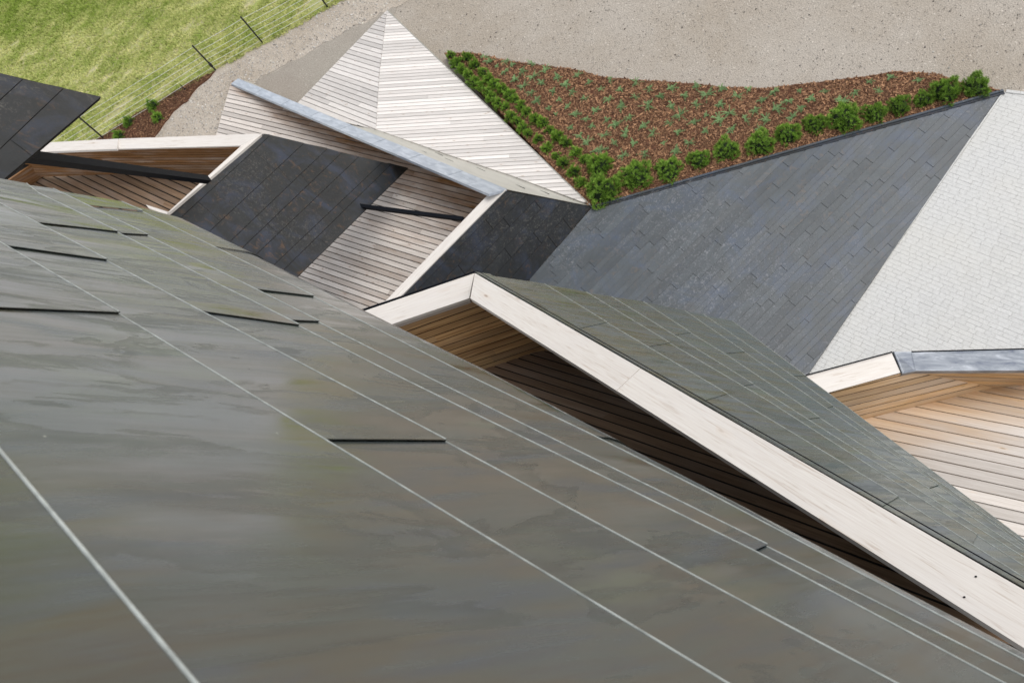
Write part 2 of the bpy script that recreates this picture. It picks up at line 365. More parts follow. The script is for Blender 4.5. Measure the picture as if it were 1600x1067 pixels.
def clad_px(parent, pl, seams, joints, xr, mat, lift, roll, bend=0, last_bend=False, gap=0.):
    """cladding whose seams are given where they lie in the plane; joints[i] = [(x on near seam, x on far seam), ...] in band i"""
    n = pl[0]
    for i in range(len(seams)-1):
        A, B = seams[i], seams[i+1]
        js = [xr[i][0]]+sorted(joints[i])+[xr[i][1]]
        for j0, j1 in zip(js[:-1], js[1:]):
            ts = {0., 1.}
            for L, q in ((A, 0), (B, 1)):
                for x, y in L:
                    t = (x-j0[q])/(j1[q]-j0[q])
                    if .02 < t < .98: ts.add(t)
            ts = sorted(ts); PA = []; PB = []
            for t in ts:
                xa, xb = j0[0]+(j1[0]-j0[0])*t, j0[1]+(j1[1]-j0[1])*t
                PA.append(hit(xa, line_at(A, xa), pl)); PB.append(hit(xb, line_at(B, xb), pl))
            lb = last_bend and i == len(seams)-2
            panel(parent, PA, PB, n, mat, lift, roll*(1.7 if last_bend and i == 0 else 1), bend=bend if lb else 0, far_roll=not lb, gap=gap)

def slab(name, pts, n, t0, t1, mat, parent, u=None, **k):
    V, F = prism(pts, n, t0, t1)
    u = unit(pts[1]-pts[0]) if u is None else unit(u)
    u = unit(u-n*(u@n))
    return mesh(name, V, F, mat, parent, basis=[u, np.cross(n, u), n], **k)
def beam(name, a, b, w_, h_, mat, parent, up=(0, 0, 1), wa=None, **k):
    u = unit(b-a); s = unit(np.cross(u, up)); t = np.cross(s, u)
    V = [p+s*x*w_/2+t*y*h_/2 for p in (a, b) for x, y in ((-1, -1), (1, -1), (1, 1), (-1, 1))]
    return mesh(name, V, [[0, 3, 2, 1], [4, 5, 6, 7], [0, 1, 5, 4], [1, 2, 6, 5], [2, 3, 7, 6], [3, 0, 4, 7]], mat, parent, basis=[u, s, t], **k)
def wall_down(name, pts, zb, mat, parent, **k):
    V = []; F = []
    for a, b in zip(pts[:-1], pts[1:]):
        i = len(V); V += [a, b, np.array([b[0], b[1], zb]), np.array([a[0], a[1], zb])]; F.append([i, i+1, i+2, i+3])
    return mesh(name, V, F, mat, parent, **k)

# ============================================================ THE SETTING
G0 = mesh('gravel_ground', [(-600, -600, -.006), (600, -600, -.006), (600, 600, -.006), (-600, 600, -.006)], [[0, 1, 2, 3]], M_GRAVEL, kind='structure', origin=(0, 0, -.006))
def ragged(pts, amp, step=.12, closed=True, noise_=1.):
    out_ = []
    for a, b in (zip(pts, pts[1:]+pts[:1]) if closed else zip(pts[:-1], pts[1:])):
        L = np.linalg.norm(b-a); k = max(1, int(L/step)); nn = np.array([-(b-a)[1], (b-a)[0], 0])/max(L, 1e-6)
        for i in range(k):
            p = a+(b-a)*i/k; s = p[0]*3.1+p[1]*2.3
            out_.append(p+nn*amp*(math.sin(s)*.45+math.sin(s*2.7+1)*.35+rng.normal()*.35*noise_))
    return out_
def sheet(name, pxs, z, mat, amp=.05, extra=None, noise_=1., **k):
    P = [pz(x, y, 0) if not isinstance(x, np.ndarray) else x for x, y in pxs]
    P = [np.array([p[0], p[1], z]) for p in P]
    P = ragged(P, amp, noise_=noise_)
    import mathutils.geometry as mg
    tri = mg.tessellate_polygon([[Vector(p) for p in P]])
    F = []
    for t in tri:
        a, b, c = [P[i] for i in t]; F.append(list(t) if np.cross(b-a, c-a)[2] > 0 else list(t)[::-1])
    return mesh(name, P, F, mat, None, kind='structure', origin=(0, 0, z), **k), P
grass_edge = [(-300, 400), (60, 236), (100, 224), (130, 219), (165, 215), (200, 187), (236, 168), (270, 149), (305, 128), (337, 109), (372, 92), (411, 70), (440, 52), (470, 37), (500, 16), (530, 2), (640, -60), (820, -170)]
track_edge = [(820, -170), (700, -60), (640, 0), (600, 18), (545, 48), (500, 72), (455, 96), (410, 122), (370, 150), (345, 190), (330, 240), (300, 300), (60, 420), (-300, 560)]
sheet('dirt_track', track_edge+[(-300, 380), (60, 232), (165, 212), (270, 146), (337, 106), (411, 67), (470, 34), (530, -1), (640, -62), (800, -175)], .002, M_TRACK, .10)
sheet('fine_gravel_path', [(622, 8), (575, 36), (545, 50), (500, 74), (455, 98), (410, 124), (380, 146), (365, 170), (420, 230), (560, 250), (590, 160), (606, 60), (615, 30)], .006, M_DARKGRAVEL, .06)
gp = [pz(x, y, 0) for x, y in grass_edge]
far = [gp[-1]+np.array([8, 40, 0]), np.array([-60., 120., 0]), np.array([-80., 60., 0]), gp[0]+np.array([-30., 5, 0])]
meadow, MP = sheet('grass_meadow', grass_edge+[(p, 0) for p in far], .010, M_SOIL, .07)

lane = [pz(-160, -28, 0), pz(60, -28, 0), pz(330, -27, 0), pz(585, -27, 0), pz(700, -75, 0)+np.array([6, 5, 0]), pz(585, -27, 0)+np.array([6, 20, 0]), pz(-160, -28, 0)+np.array([-4, 24, 0])]
sheet('added_gravel_lane', [(p, 0) for p in lane], .016, M_LANE, .08)  # unseen pale ground, added so the near roof reflects a neutral sheen

def inside(px_, poly):
    x, y = px_; r = False; j = len(poly)-1
    for i in range(len(poly)):
        xi, yi = poly[i][0], poly[i][1]; xj, yj = poly[j][0], poly[j][1]
        if (yi > y) != (yj > y) and x < (xj-xi)*(y-yi)/(yj-yi)+xi: r = not r
        j = i
    return r
def scatter(poly, count, pad=0):
    xs = [p[0] for p in poly]; ys = [p[1] for p in poly]; out_ = []
    while len(out_) < count:
        x, y = rng.uniform(min(xs), max(xs)), rng.uniform(min(ys), max(ys))
        if inside((x, y), poly): out_.append((x, y))
    return np.array(out_)

# ground plan of bed / ramp / blue-grey roof share these corners
T1 = pz(605, 18, .02); BC = pz(925, 325, .8); TIP = pz(1565, 143, .02)
BED = plane(T1, BC, TIP)
def bedz(x, y): n, p = BED; return p[2]-(n[0]*(x-p[0])+n[1]*(y-p[1]))/n[2]
bed_px = [(694, 84), (738, 84), (770, 91), (800, 97), (850, 103), (900, 109), (940, 121), (1000, 126), (1050, 129), (1090, 132), (1140, 137), (1200, 138), (1260, 131), (1310, 125), (1360, 119), (1400, 113), (1460, 117), (1500, 128), (1545, 138), (1566, 143), (925, 325), (921, 322)]
bed = [hit(x, y, BED) for x, y in bed_px]
bedr = ragged(bed[:20], .03, closed=False)+bed[19:]
bedr = [np.array([p[0], p[1], bedz(p[0], p[1])+.012]) for p in bedr]
import mathutils.geometry as mg
def tess(P, name, mat, **k):
    F = []
    for t in mg.tessellate_polygon([[Vector(p) for p in P]]):
        a, b, c = [P[i] for i in t]; F.append(list(t) if np.cross(b-a, c-a)[2] > 0 else list(t)[::-1])
    k_ = len(P); V = list(P)+[np.array([p[0], p[1], -.02]) for p in P]
    F += [[i, (i+1) % k_, (i+1) % k_+k_, i+k_] for i in range(k_)]
    return mesh(name, V, F, mat, None, origin=(0, 0, 0), **k)
tess(bedr, 'planting_bed', M_MULCH, kind='structure')
strip_px = [(337, 112), (330, 122), (308, 138), (292, 158), (268, 180), (255, 198), (240, 216), (225, 250), (120, 260), (150, 222), (170, 209), (185, 196), (215, 178), (238, 166), (262, 154), (285, 137), (312, 122)]
strip = ragged([pz(x, y, 0) for x, y in strip_px], .05)
strip = [np.array([p[0], p[1], .03]) for p in strip]
tess(strip, 'mulch_strip', M_MULCH, kind='structure')
def chips(poly, zf, per_m2, mat, name, smin, smax, flat=.5, tintp=2.0, asp=(.22, .5), **k):
    xs = np.array([(p[0], p[1]) for p in poly]); A = area2([tuple(p) for p in xs]); c = int(A*per_m2)
    P = scatter(poly, c); V = np.zeros((c*4, 3)); T = np.zeros(c*4)
    for i, (x, y) in enumerate(P):
        L = rng.uniform(smin, smax); W = L*rng.uniform(*asp); a = rng.uniform(0, 6.283); t = rng.normal()*flat*.45; r = rng.normal()*flat
        u_ = np.array([math.cos(a)*math.cos(t), math.sin(a)*math.cos(t), math.sin(t)]); v_ = np.array([-math.sin(a)*math.cos(r), math.cos(a)*math.cos(r), math.sin(r)])
        ce = np.array([x, y, zf(x, y)+.006+rng.uniform(0, .022)+abs(math.sin(t))*L*.4])
        V[4*i:4*i+4] = [ce-u_*L/2-v_*W/2, ce+u_*L/2-v_*W/2*.7, ce+u_*L/2*.9+v_*W/2, ce-u_*L/2+v_*W/2*.8]; T[4*i:4*i+4] = rng.beta(1.0, tintp)
    return mesh(name, V, [[4*i, 4*i+1, 4*i+2, 4*i+3] for i in range(c)], mat, None, origin=(0, 0, 0), attr={'tint': T}, kind='stuff', **k)
chips(bedr, lambda x, y: bedz(x, y)+.01, 1150, M_BARK, 'bark_mulch', .025, .085, .55, 1.45, label='red brown bark chips covering the triangular planting bed', cat='mulch')
chips(strip, lambda x, y: .03, 1100, M_BARK, 'bark_mulch', .025, .08, .55, 2.6, label='red brown bark chips in the narrow strip along the wire fence', cat='mulch')
# stray stones on the gravel
gr_poly = [pz(x, y, 0) for x, y in [(640, -10), (1620, -10), (1620, 160), (1400, 108), (1200, 132), (1000, 122), (740, 80), (690, 86), (610, 10)]]
tr_poly = [pz(x, y, 0) for x, y in [(640, -5), (520, 62), (440, 105), (375, 145), (335, 215), (240, 218), (270, 180), (320, 130), (411, 74), (470, 40), (530, 2)]]
def pebbles(poly, per, name, s0, s1, tp, **k):
    c = int(area2([(p[0], p[1]) for p in poly])*per); P = scatter(poly, c); V = []; F = []; T = []
    for x, y in P:
        s = rng.uniform(s0, s1)*(1 if rng.random() < .93 else 1.8); i = len(V); a = rng.uniform(0, 6.28)
        for q in range(5): V.append((x+math.cos(a+q*1.257)*s*rng.uniform(.7, 1.1), y+math.sin(a+q*1.257)*s*rng.uniform(.7, 1.1), .008))
        V.append((x+rng.normal()*s*.2, y+rng.normal()*s*.2, .008+s*.9)); F += [[i+q, i+(q+1) % 5, i+5] for q in range(5)]; T += [rng.beta(*tp)]*6
    return mesh(name, V, F, M_STONE, None, origin=(0, 0, 0), attr={'tint': T}, kind='stuff', **k)
pebbles(gr_poly, 60, 'pebbles', .006, .016, (.7, 1.0), label='loose pebbles strewn over the pale gravel ground', cat='pebbles')
pebbles(tr_poly, 260, 'pebbles', .008, .024, (1.6, .9), label='loose pale stones on the rough sandy track', cat='pebbles')

# grass blades
gpoly = [pz(x, y, 0) for x, y in [(-60, -22), (-60, 300), (60, 240), (100, 226), (165, 217), (200, 190), (270, 151), (337, 112), (411, 72), (470, 40), (505, 18), (550, -6), (560, -22)]]
def fbm(x, y):
    from mathutils import noise as mn
    return mn.fractal(Vector((x*1.0+y*.25, y*2.0, 3.1)), .7, 2.2, 5)
gP = scatter(gpoly, 66000); V = []; F = []; T = []
for x, y in gP:
    m = fbm(x, y); far_ = proj((x, y, 0)); lush = max(0, 1-(far_[0]*.75+far_[1]*2.2)/230) if far_[0] < 330 else 0
    pr = .80-m*1.1+lush
    if rng.random() > pr: continue
    hgt = rng.uniform(.03, .085)*(1+lush*.7); t = min(1, max(0, rng.normal(.48+m*.45-lush*.55, .2)))
    for b_ in range(4):
        a = rng.uniform(0, 6.28); l = rng.uniform(.25, 1.1)*hgt; ws = rng.uniform(.008, .016); i = len(V)
        dx, dy = rng.normal(0, .03, 2); c0, s0 = math.cos(a), math.sin(a)
        V += [(x+dx-s0*ws, y+dy+c0*ws, .008), (x+dx+s0*ws, y+dy-c0*ws, .008), (x+dx+c0*l, y+dy+s0*l, hgt*rng.uniform(.6, 1.1))]; F.append([i, i+1, i+2]); T += [t]*3
mesh('meadow_grass', V, F, M_GRASS, None, origin=(0, 0, 0), attr={'tint': T}, kind='stuff', label='short yellow green grass of the meadow behind the wire fence', cat='grass')

# ------------------------------------------------------------ paving
PVZ = .0
r0, r1 = pz(1450, 300, 0), pz(1500, 318, 0)
pu = unit(r1-r0); pu = np.array([pu[0], pu[1], 0]); pv = np.array([-pu[1], pu[0], 0])
kerb_a, kerb_b = pz(1567, 144, 0), pz(1259, 583, 0)
kd_ = unit(kerb_b-kerb_a); kerb_c = kerb_b+kd_*1.6
pav = [kerb_a, kerb_c, pz(1420, 700, 0), pz(1900, 640, 0), pz(1850, 190, 0), pz(1600, 147, 0)]
tot = [np.array([p[0], p[1], .006]) for p in pav]
paving = mesh('paving', tot, [list(range(len(tot)))] if sum(np.cross(tot[i]-tot[0], tot[(i+1) % 6]-tot[0])[2] for i in range(6)) > 0 else [list(range(len(tot)))[::-1]], M_JOINT, None, kind='structure', origin=(0, 0, 0))
P2 = [((p-pav[0])@pu, (p-pav[0])@pv) for p in pav]
cand = []; PW = .092; v0, v1 = min(p[1] for p in P2), max(p[1] for p in P2); u0, u1 = min(p[0] for p in P2), max(p[0] for p in P2)
inner = np.cross(kd_, [0, 0, 1]); inner = inner if inner@(pav[3]-pav[0]) > 0 else -inner
for k in range(int(v0/PW)-1, int(v1/PW)+2):
    x = u0-rng.uniform(0, .3)
    while x < u1:
        L = rng.choice([.14, .19, .24, .28])+rng.uniform(-.01, .01); g = .0013
        pc = [(x+g, k*PW+g), (x+L-g, k*PW+g), (x+L-g, (k+1)*PW-g), (x+g, (k+1)*PW-g)]; x += L
        pw_ = [((pav[0]+pu*p[0]+pv*p[1]-pav[0])@inner, (pav[0]+pu*p[0]+pv*p[1]-pav[0])@kd_) for p in pc]
        pw_ = clip(pw_, 0, .043, 1)
        if len(pw_) < 3 or area2(pw_) < .0008: continue
        W_ = [pav[0]+inner*p[0]+kd_*p[1] for p in pw_]; ce = sum(W_)/len(W_)
        if not inside((ce[0], ce[1]), pav): continue
        cand.append((W_, ce))
def vis(c): x, y = proj(c); return 1200 < x < 1605 and 130 < y < 600 and y < 570+(1600-x)*.05
cand.sort(key=lambda c: (0 if vis(c[1]) else 1, depth(c[1])))
sv_, sf_ = [], []
for i, (W_, ce) in enumerate(cand):
    h_ = .016+rng.uniform(-.0015, .0015); m_ = len(W_); tl = rng.normal(0, .0012, m_)
    Wb = [w_+(ce-w_)*.012 for w_ in W_]
    V = [np.array([w_[0], w_[1], h_+t]) for w_, t in zip(Wb, tl)]+[np.array([w_[0], w_[1], .004]) for w_ in W_]
    F = [list(range(m_))]+[[q, q+m_, (q+1) % m_+m_, (q+1) % m_] for q in range(m_)]
    if np.cross(V[1]-V[0], V[2]-V[0])[2] < 0: F = [f[::-1] for f in F]
    if i < 290: mesh('paver', V, F, M_PAVER, paving, basis=[pu, pv, [0, 0, 1]] if np.cross(pu, pv)[2] > 0 else None)
    else: b0 = len(sv_); sv_ += V; sf_ += [[q+b0 for q in f] for f in F]
mesh('pavers', sv_, sf_, M_PAVER, paving, origin=pav[0], kind='stuff')
for a, b, off_, wd in ((kerb_a, kerb_c, .022, .032),):
    k_ = 14
    for i in range(k_):
        p, q = a+(b-a)*(i+.006)/k_+inner*off_, a+(b-a)*(i+.994)/k_+inner*off_
        beam('kerb_stone', p+np.array([0, 0, .02]), q+np.array([0, 0, .02]), wd, .04, M_PAVER, paving)
a, b = pz(1572, 143, .02), pz(1640, 151, .02)
for i in range(3): beam('kerb_stone', a+(b-a)*(i+.01)/3, a+(b-a)*(i+.99)/3, .07, .035, M_PAVER, paving)

# ============================================================ TIMBER RAMP
ramp = thing('timber_ramp', T1, label='pale timber clad pyramid shaped ramp with a central ridge, rising from the gravel', cat='timber ramp')
RB = pz(588, 203, 1.3)
L1 = pz(466, 162, .05)
plL = plane(T1, L1, RB); plR = plane(T1, RB, BC)
def face(name, pl, pxs, u_px, pitch, mat, parent, under=.0, **k):
    P = [hit(x, y, pl) for x, y in pxs]; a, b = hit(*u_px[0], pl), hit(*u_px[1], pl)
    base = slab(name, P, pl[0], -.10, -.002, M_RUN if mat is M_WOODW else M_UNDER, parent, u=b-a, **{q: k.pop(q) for q in ('label',) if q in k})
    boards(base, P, pl[0], b-a, pitch, mat, **k); return base
face('left_slope', plL, [(605, 18), (466, 162), (530, 190), (588, 204), (593, 120)], ((500, 143), (594, 178)), .142, M_WOODW, ramp, length=3.2, gap=.019)
face('right_slope', plR, [(605, 18), (593, 120), (588, 204), (700, 243), (800, 276), (921, 321)], ((598, 140), (740, 131)), .142, M_WOODW, ramp, length=3.4, gap=.019)
slab('edge_trim', [T1+np.array([0, 0, -.0]), BC, BC+np.array([.03, .02, -.0]), T1+np.array([.03, .02, 0])], np.array([0, 0, 1.]), -.09, .03, M_GREY, ramp)

# ============================================================ THE BUILDING
bld = thing('building', (0, 4, 0), label='folded building clad in dark patinated metal sheets with pale timber edges and decks', cat='building')

# --- fin with zinc coping between ramp and deck
CA0, CA1 = pz(372, 123, .12), pd(792, 296, 22.0)
CB0, CB1 = pz(361, 131, .12), pd(764, 304, 21.75)
cop = slab('fin_coping', [CA0, CA1, CB1, CB0], plane(CA0, CA1, CB1)[0], -.05, .0, M_ZINC, bld, label='light blue grey zinc coping on the long fin between the timber surfaces')
nC = plane(CA0, CA1, CB1)[0]
for i in range(16):     # sheets of the coping, each a hair proud of the next
    t0, t1 = i/16, (i+1)/16-.001
    q = [CA0+(CA1-CA0)*t0, CA0+(CA1-CA0)*t1, CB0+(CB1-CB0)*t1, CB0+(CB1-CB0)*t0]
    slab('coping_sheet', q, nC, .001, .004+.003*(i % 2), M_ZINC, cop)
foot = [pz(388, 127, .02), pz(430, 147, .05), pz(470, 163, .08), hit(530, 192, plL), RB, hit(700, 243, plR), hit(800, 276, plR), hit(922, 322, plR)]
# far face of the fin, seen at a grazing angle
top = [CA0+(CA1-CA0)*t for t in (0.02, .12, .22, .36, .50, .74, .99, 1.)]
V = [p+np.array([0, 0, -.01]) for p in top]+[p+np.array([0, 0, .0]) for p in foot]
uh = top[7]-top[0]; uh = unit([uh[0], uh[1], 0])
finw = mesh('fin_wall', V, [[i+8, i+9, i+1, i] for i in range(7)], M_FIN, bld, origin=top[3], basis=[uh, np.cross([0, 0, 1], uh), [0, 0, 1]], label='pale cladding on the outer face of the fin')
for t_, s_ in ((.31, .5), (.35, .7), (.33, .3), (.47, .45), (.55, .6), (.585, .75), (.66, .55), (.70, .35), (.71, .75), (.745, .5), (.80, .7), (.90, .5), (.94, .75)):
    tt = t_*7; i = int(tt); f_ = tt-i
    a = (V[i]*(1-f_)+V[i+1]*f_); b = (V[i+8]*(1-f_)+V[i+9]*f_); p = a+(b-a)*s_; u = unit(top[7]-top[0])
    beam('joint_lip', p-u*.16, p+u*.16, .012, .014, M_STEEL, finw)

# --- deck between the fins
dk0, dk1, dk2 = pz(340, 212, .05), pz(362, 131, .06), pz(610, 472, .9)
plD = plane(dk0, dk1, dk2)
def fresh_deck(p):
    x, y = proj(p)
    # distance from the sheltering coping, measured on the deck
    a, b = hit(380, 140, plD), hit(764, 306, plD); t = unit(b-a); dd = p-a; s = dd@t; dist = np.linalg.norm(dd-t*s)
    along = np.clip(s/np.linalg.norm(b-a), 0, 1)
    return float(np.clip(.95-dist/(.25+1.25*along), 0, .62)+.16*along)
deck = face('timber_deck', plD, [(338, 214), (363, 126), (600, 215), (800, 300), (720, 420), (600, 500), (440, 470), (300, 330)], ((500, 345), (690, 403)), .138, M_WOOD, bld, fresh=fresh_deck, gap=.022, length=5, label='weathered larch deck running under the black braces')

# --- blue-grey folded roof face at ground level
TB = pz(925, 325, .82); TP = pz(1566, 143, .03)
plS = plane(TP, TB, pz(1258, 582, .05)); nS = plS[0]
S_px = [(1566, 143), (925, 325), (828, 437), (880, 520), (1262, 600), (1258, 582)]
SP = [hit(x, y, plS) for x, y in S_px]
sface = slab('roof_face', [hit(1566, 143, plS), hit(925, 325, plS), hit(828, 437, plS), hit(830, 560, plS), hit(1225, 640, plS)], nS, -.09, -.004, M_UNDER, bld, label='large triangular blue grey roof face between planting bed and pale paving')
a, b = hit(1030, 530, plS), hit(1180, 381, plS)       # seam direction
us = unit(b-a); vs = unit(np.cross(nS, us)); o = SP[1]
polyS = [hit(1566, 143, plS), hit(925, 325, plS), hit(828, 437, plS), hit(830, 560, plS), hit(1225, 640, plS)]
PS2 = [((p-o)@us, (p-o)@vs) for p in polyS]
v0, v1 = min(p[1] for p in PS2), max(p[1] for p in PS2); vv = v0; kk = 0
while vv < v1:
    wd = random.choice([.12, .14, .16, .19, .15]); st = clip(clip(PS2, 1, vv, 1), 1, min(vv+wd, v1), -1); vv += wd; kk += 1
    if len(st) < 3 or area2(st) < .01: continue
    ua, ub = min(p[0] for p in st), max(p[0] for p in st); c = ua; ln = random.uniform(.5, 1.8)
    while c < ub-.01:
        e = min(c+ln, ub); e = ub if ub-e < .4 else e
        pc = clip(clip(clip(clip(st, 0, c+.003, 1), 0, e-.003, -1), 1, vv-wd+.003, 1), 1, vv-.003, -1)
        if len(pc) >= 3 and area2(pc) > .003:
            # each sheet is a thin tilted plate: its low end and long edge stand proud of the next
            V, F = prism([o+us*p[0]+vs*p[1] for p in pc], nS, 0, .004)
            V = np.array(V); k_ = len(pc)
            for i in range(k_):
                s_ = ((V[i]-o)@us-c)/max(e-c, .1); t_ = ((V[i]-o)@vs-(vv-wd))/wd
                V[i] = V[i]+nS*(.002+.006*(1-s_)+.012*t_)
            mesh('metal_panel', V, F, M_BLUE, sface, basis=[us, vs, nS])
        c = e; ln = random.uniform(1.1, 2.4)
# coping of that face towards the bed
cn = np.array([0, 0, 1.]); ca, cb = hit(1567, 142, BED), hit(924, 324, BED); cu = unit(cb-ca); cv = np.cross(cn, cu); cv = cv if cv@(SP[3]-ca) > 0 else -cv
bc = slab('edge_coping', [ca+cn*.03, cb+cn*.03, cb+cv*.05+cn*.03, ca+cv*.05+cn*.03], cn, -.12, .03, M_BLUE, bld, label='narrow dark metal edge between planting bed and roof face')
slab('edge_step', [ca+cv*.052+cn*.02, cb+cv*.052+cn*.02, cb+cv*.105+cn*.02, ca+cv*.105+cn*.02], cn, -.09, .018, M_DARK, bc)

def clad_lines(parent, pl, seams, joints, mat, lift):
    """two-point seams; joints as photo segments, cut into the band they lie in"""
    def xs(seam, p, q):
        (x1, y1), (x2, y2) = seam; dx, dy = x2-x1, y2-y1; ex, ey = q[0]-p[0], q[1]-p[1]
        t = ((p[0]-x1)*ey-(p[1]-y1)*ex)/(dx*ey-dy*ex); return x1+dx*t
    J = [[] for _ in seams[:-1]]
    for p, q in joints:
        m = ((p[0]+q[0])/2, (p[1]+q[1])/2); best = None
        for i in range(len(seams)-1):
            d_ = 0
            for sgn, L in ((1, seams[i]), (-1, seams[i+1])):
                (x1, y1), (x2, y2) = L; d_ = max(d_, sgn*((x2-x1)*(m[1]-y1)-(y2-y1)*(m[0]-x1))/math.hypot(x2-x1, y2-y1))
            if best is None or d_ < best[0]: best = (d_, i)
        i = best[1]; J[i].append((xs(seams[i], p, q), xs(seams[i+1], p, q)))
    L2 = [[tuple(min(s_, key=lambda v: v[0])), tuple(max(s_, key=lambda v: v[0]))] for s_ in seams]
    X = [((L2[i][0][0], L2[i+1][0][0]), (L2[i][1][0], L2[i+1][1][0])) for i in range(len(seams)-1)]
    clad_px(parent, pl, L2, J, X, mat, lift*.4, 0, gap=.008)
# --- dark roof face of the second fin
K = CA1; A2 = hit(925, 325, plS); B2 = hit(828, 437, plS)
plQ2 = plane(K, A2, B2)
def lerp2(a, b, t): return (a[0]+(b[0]-a[0])*t, a[1]+(b[1]-a[1])*t)
q2t = lambda t: lerp2((790, 298), (924, 323), t)
q2b = lambda t: lerp2((592, 497), (800, 470), t)
q2 = slab('roof_face', [hit(*p, plQ2) for p in (q2t(0), q2t(1), (828, 437), (800, 470), (592, 497))], plQ2[0], -.05, -.004, M_UNDER, bld, label='dark roof face folding down to meet the blue grey face')
clad_lines(q2, plQ2, [(q2t(t), q2b(t)) for t in (0, .09, .24, .38, .52, .66, .82, 1.0)], [((756, 340), (765, 351)), ((780, 333), (795, 352)), ((832, 310), (844, 325)), ((876, 337), (889, 354)), ((832, 362), (842, 375)), ((786, 385), (798, 401)), ((865, 380), (872, 389)), ((720, 420), (732, 436))], M_DARK, .016)

# --- dark roof face of the first fin
plQ1 = plane(pd(410, 210, 22), pd(270, 333, 18.5), pd(635, 262, 25.2))
Q1s = [((412, 209), (265, 337)), ((423, 211), (297, 327)), ((475, 224), (329, 360)), ((512, 232), (361, 376)), ((534, 239), (380, 386)), ((561, 245), (401, 397)), ((597, 254), (430, 412)), ((612, 256), (445, 420)), ((638, 263), (467, 431))]
def ext(s, f): (x0, y0), (x1, y1) = s; return ((x0, y0), (x1+(x1-x0)*f, y1+(y1-y0)*f))
Q1s = [ext(s, .14) for s in Q1s]
Q1j = {1: [(418, 257), (327, 331)], 2: [(445, 275)], 3: [(475, 281)], 4: [(426, 357)], 5: [(542, 285)], 6: [(533, 324)], 7: [(593, 290), (504, 377)], 0: [(340, 276)]}
q1 = slab('roof_face', [hit(*Q1s[0][0], plQ1), hit(*Q1s[-1][0], plQ1), hit(*Q1s[-1][1], plQ1), hit(*Q1s[0][1], plQ1)], plQ1[0], -.06, -.004, M_UNDER, bld, label='almost black roof face with rust tinted sheets above the deck')
clad_lines(q1, plQ1, Q1s, [((396, 236), (430, 266)), ((310, 316), (344, 346)), ((435, 262), (456, 287)), ((470, 273), (481, 287)), ((417, 350), (435, 365)), ((532, 275), (552, 296)), ((529, 320), (537, 329)), ((586, 282), (601, 299)), ((496, 370), (512, 384))], M_DARK, .020)

# --- dark roof face at the far left
plQ0 = plane(pd(0, 118, 12), pd(155, 152, 13), pd(0, 280, 10.5))
Q0s = [((-150, 78), (-420, 330)), ((-60, 100), (-330, 350)), ((36, 124), (-220, 358)), ((100, 138), (-110, 338)), ((158, 152), (-30, 312))]
q0 = slab('roof_face', [hit(*Q0s[0][0], plQ0), hit(*Q0s[-1][0], plQ0), hit(*Q0s[-1][1], plQ0), hit(*Q0s[0][1], plQ0)], plQ0[0], -.05, -.004, M_UNDER, bld, label='black roof face of wide sheets jutting over the meadow')
clad_lines(q0, plQ0, Q0s, [((11, 215), (48, 243)), ((-60, 200), (-20, 232))], M_DARK, .014)

# --- timber fascias
def fascia(quad, deps, thick=.05, mat=None, parent=None, **k):
    P = [pd(x, y, d_) if d_ else None for (x, y), d_ in zip(quad, deps)]
    pl = plane(P[0], P[1], P[2]); P[3] = hit(*quad[3], pl)
    e_ = [P[1]-P[0], P[2]-P[1]]; return slab('fascia_board', P, pl[0], -thick, 0, mat or M_FASC, parent or bld, u=max(e_, key=np.linalg.norm), **k), P, pl
fascia([(409, 210), (268, 329), (261, 333), (377, 228)], [21.9, 18.4, 18.3, 0], .06)
fascia([(228, 320), (262, 331), (262, 337), (232, 325)], [18.6, 18.35, 18.3, 0], .05)
fascia([(411, 209), (186, 217), (183, 233), (378, 228)], [21.95, 22.7, 22.65, 0], .06)
fascia([(185, 217), (70, 223), (55, 238), (182, 233)], [22.7, 23.3, 23.2, 0], .06)
_e0, _e1 = depth(hit(791, 297, plQ2))-.03, depth(hit(622, 467, plQ2))-.03
fascia([(791, 296), (622, 467), (590, 483), (763, 304)], [_e0, _e1, _e1, 0], .06)

# --- light well at left: timber wall and floor
zf = 3.9
w0, w1 = pd(60, 236, 23.6), pd(377, 229, 22.2); w2 = pz(200, 271, zf)
plW = plane(w0, w1, w2); 
face('timber_wall', plW, [(40, 236), (180, 233), (380, 227), (395, 240), (330, 281), (185, 272), (66, 276), (30, 262)], ((60, 240), (370, 238)), .13, M_WOOD, bld, fresh=.97, gap=.022, thick=.006, label='dark brown timber wall in the light well')
plF = (np.array([0, 0, 1.]), w2)
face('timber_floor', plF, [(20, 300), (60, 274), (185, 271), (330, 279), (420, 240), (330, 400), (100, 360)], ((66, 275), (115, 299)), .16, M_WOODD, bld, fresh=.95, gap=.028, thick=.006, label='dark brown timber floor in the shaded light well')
wl0, wl1, wl2 = pz(-5, 292, zf+.9), pz(52, 254, zf+.8), pz(66, 276, zf)
face('timber_wall', plane(wl0, wl1, wl2), [(-5, 292), (52, 254), (70, 275), (45, 310)], ((0, 290), (48, 262)), .13, M_WOOD, bld, fresh=1., gap=.012)
# --- black braces
beam('brace', pd(38, 244, 11.9), pd(324, 281, 19.2), .11, .12, M_STEEL, bld, label='black steel brace spanning the light well')
beam('brace', pd(560, 322, 22.8), pd(724, 342.6, 21.93), .08, .09, M_STEEL, bld, label='black steel brace spanning the deck')

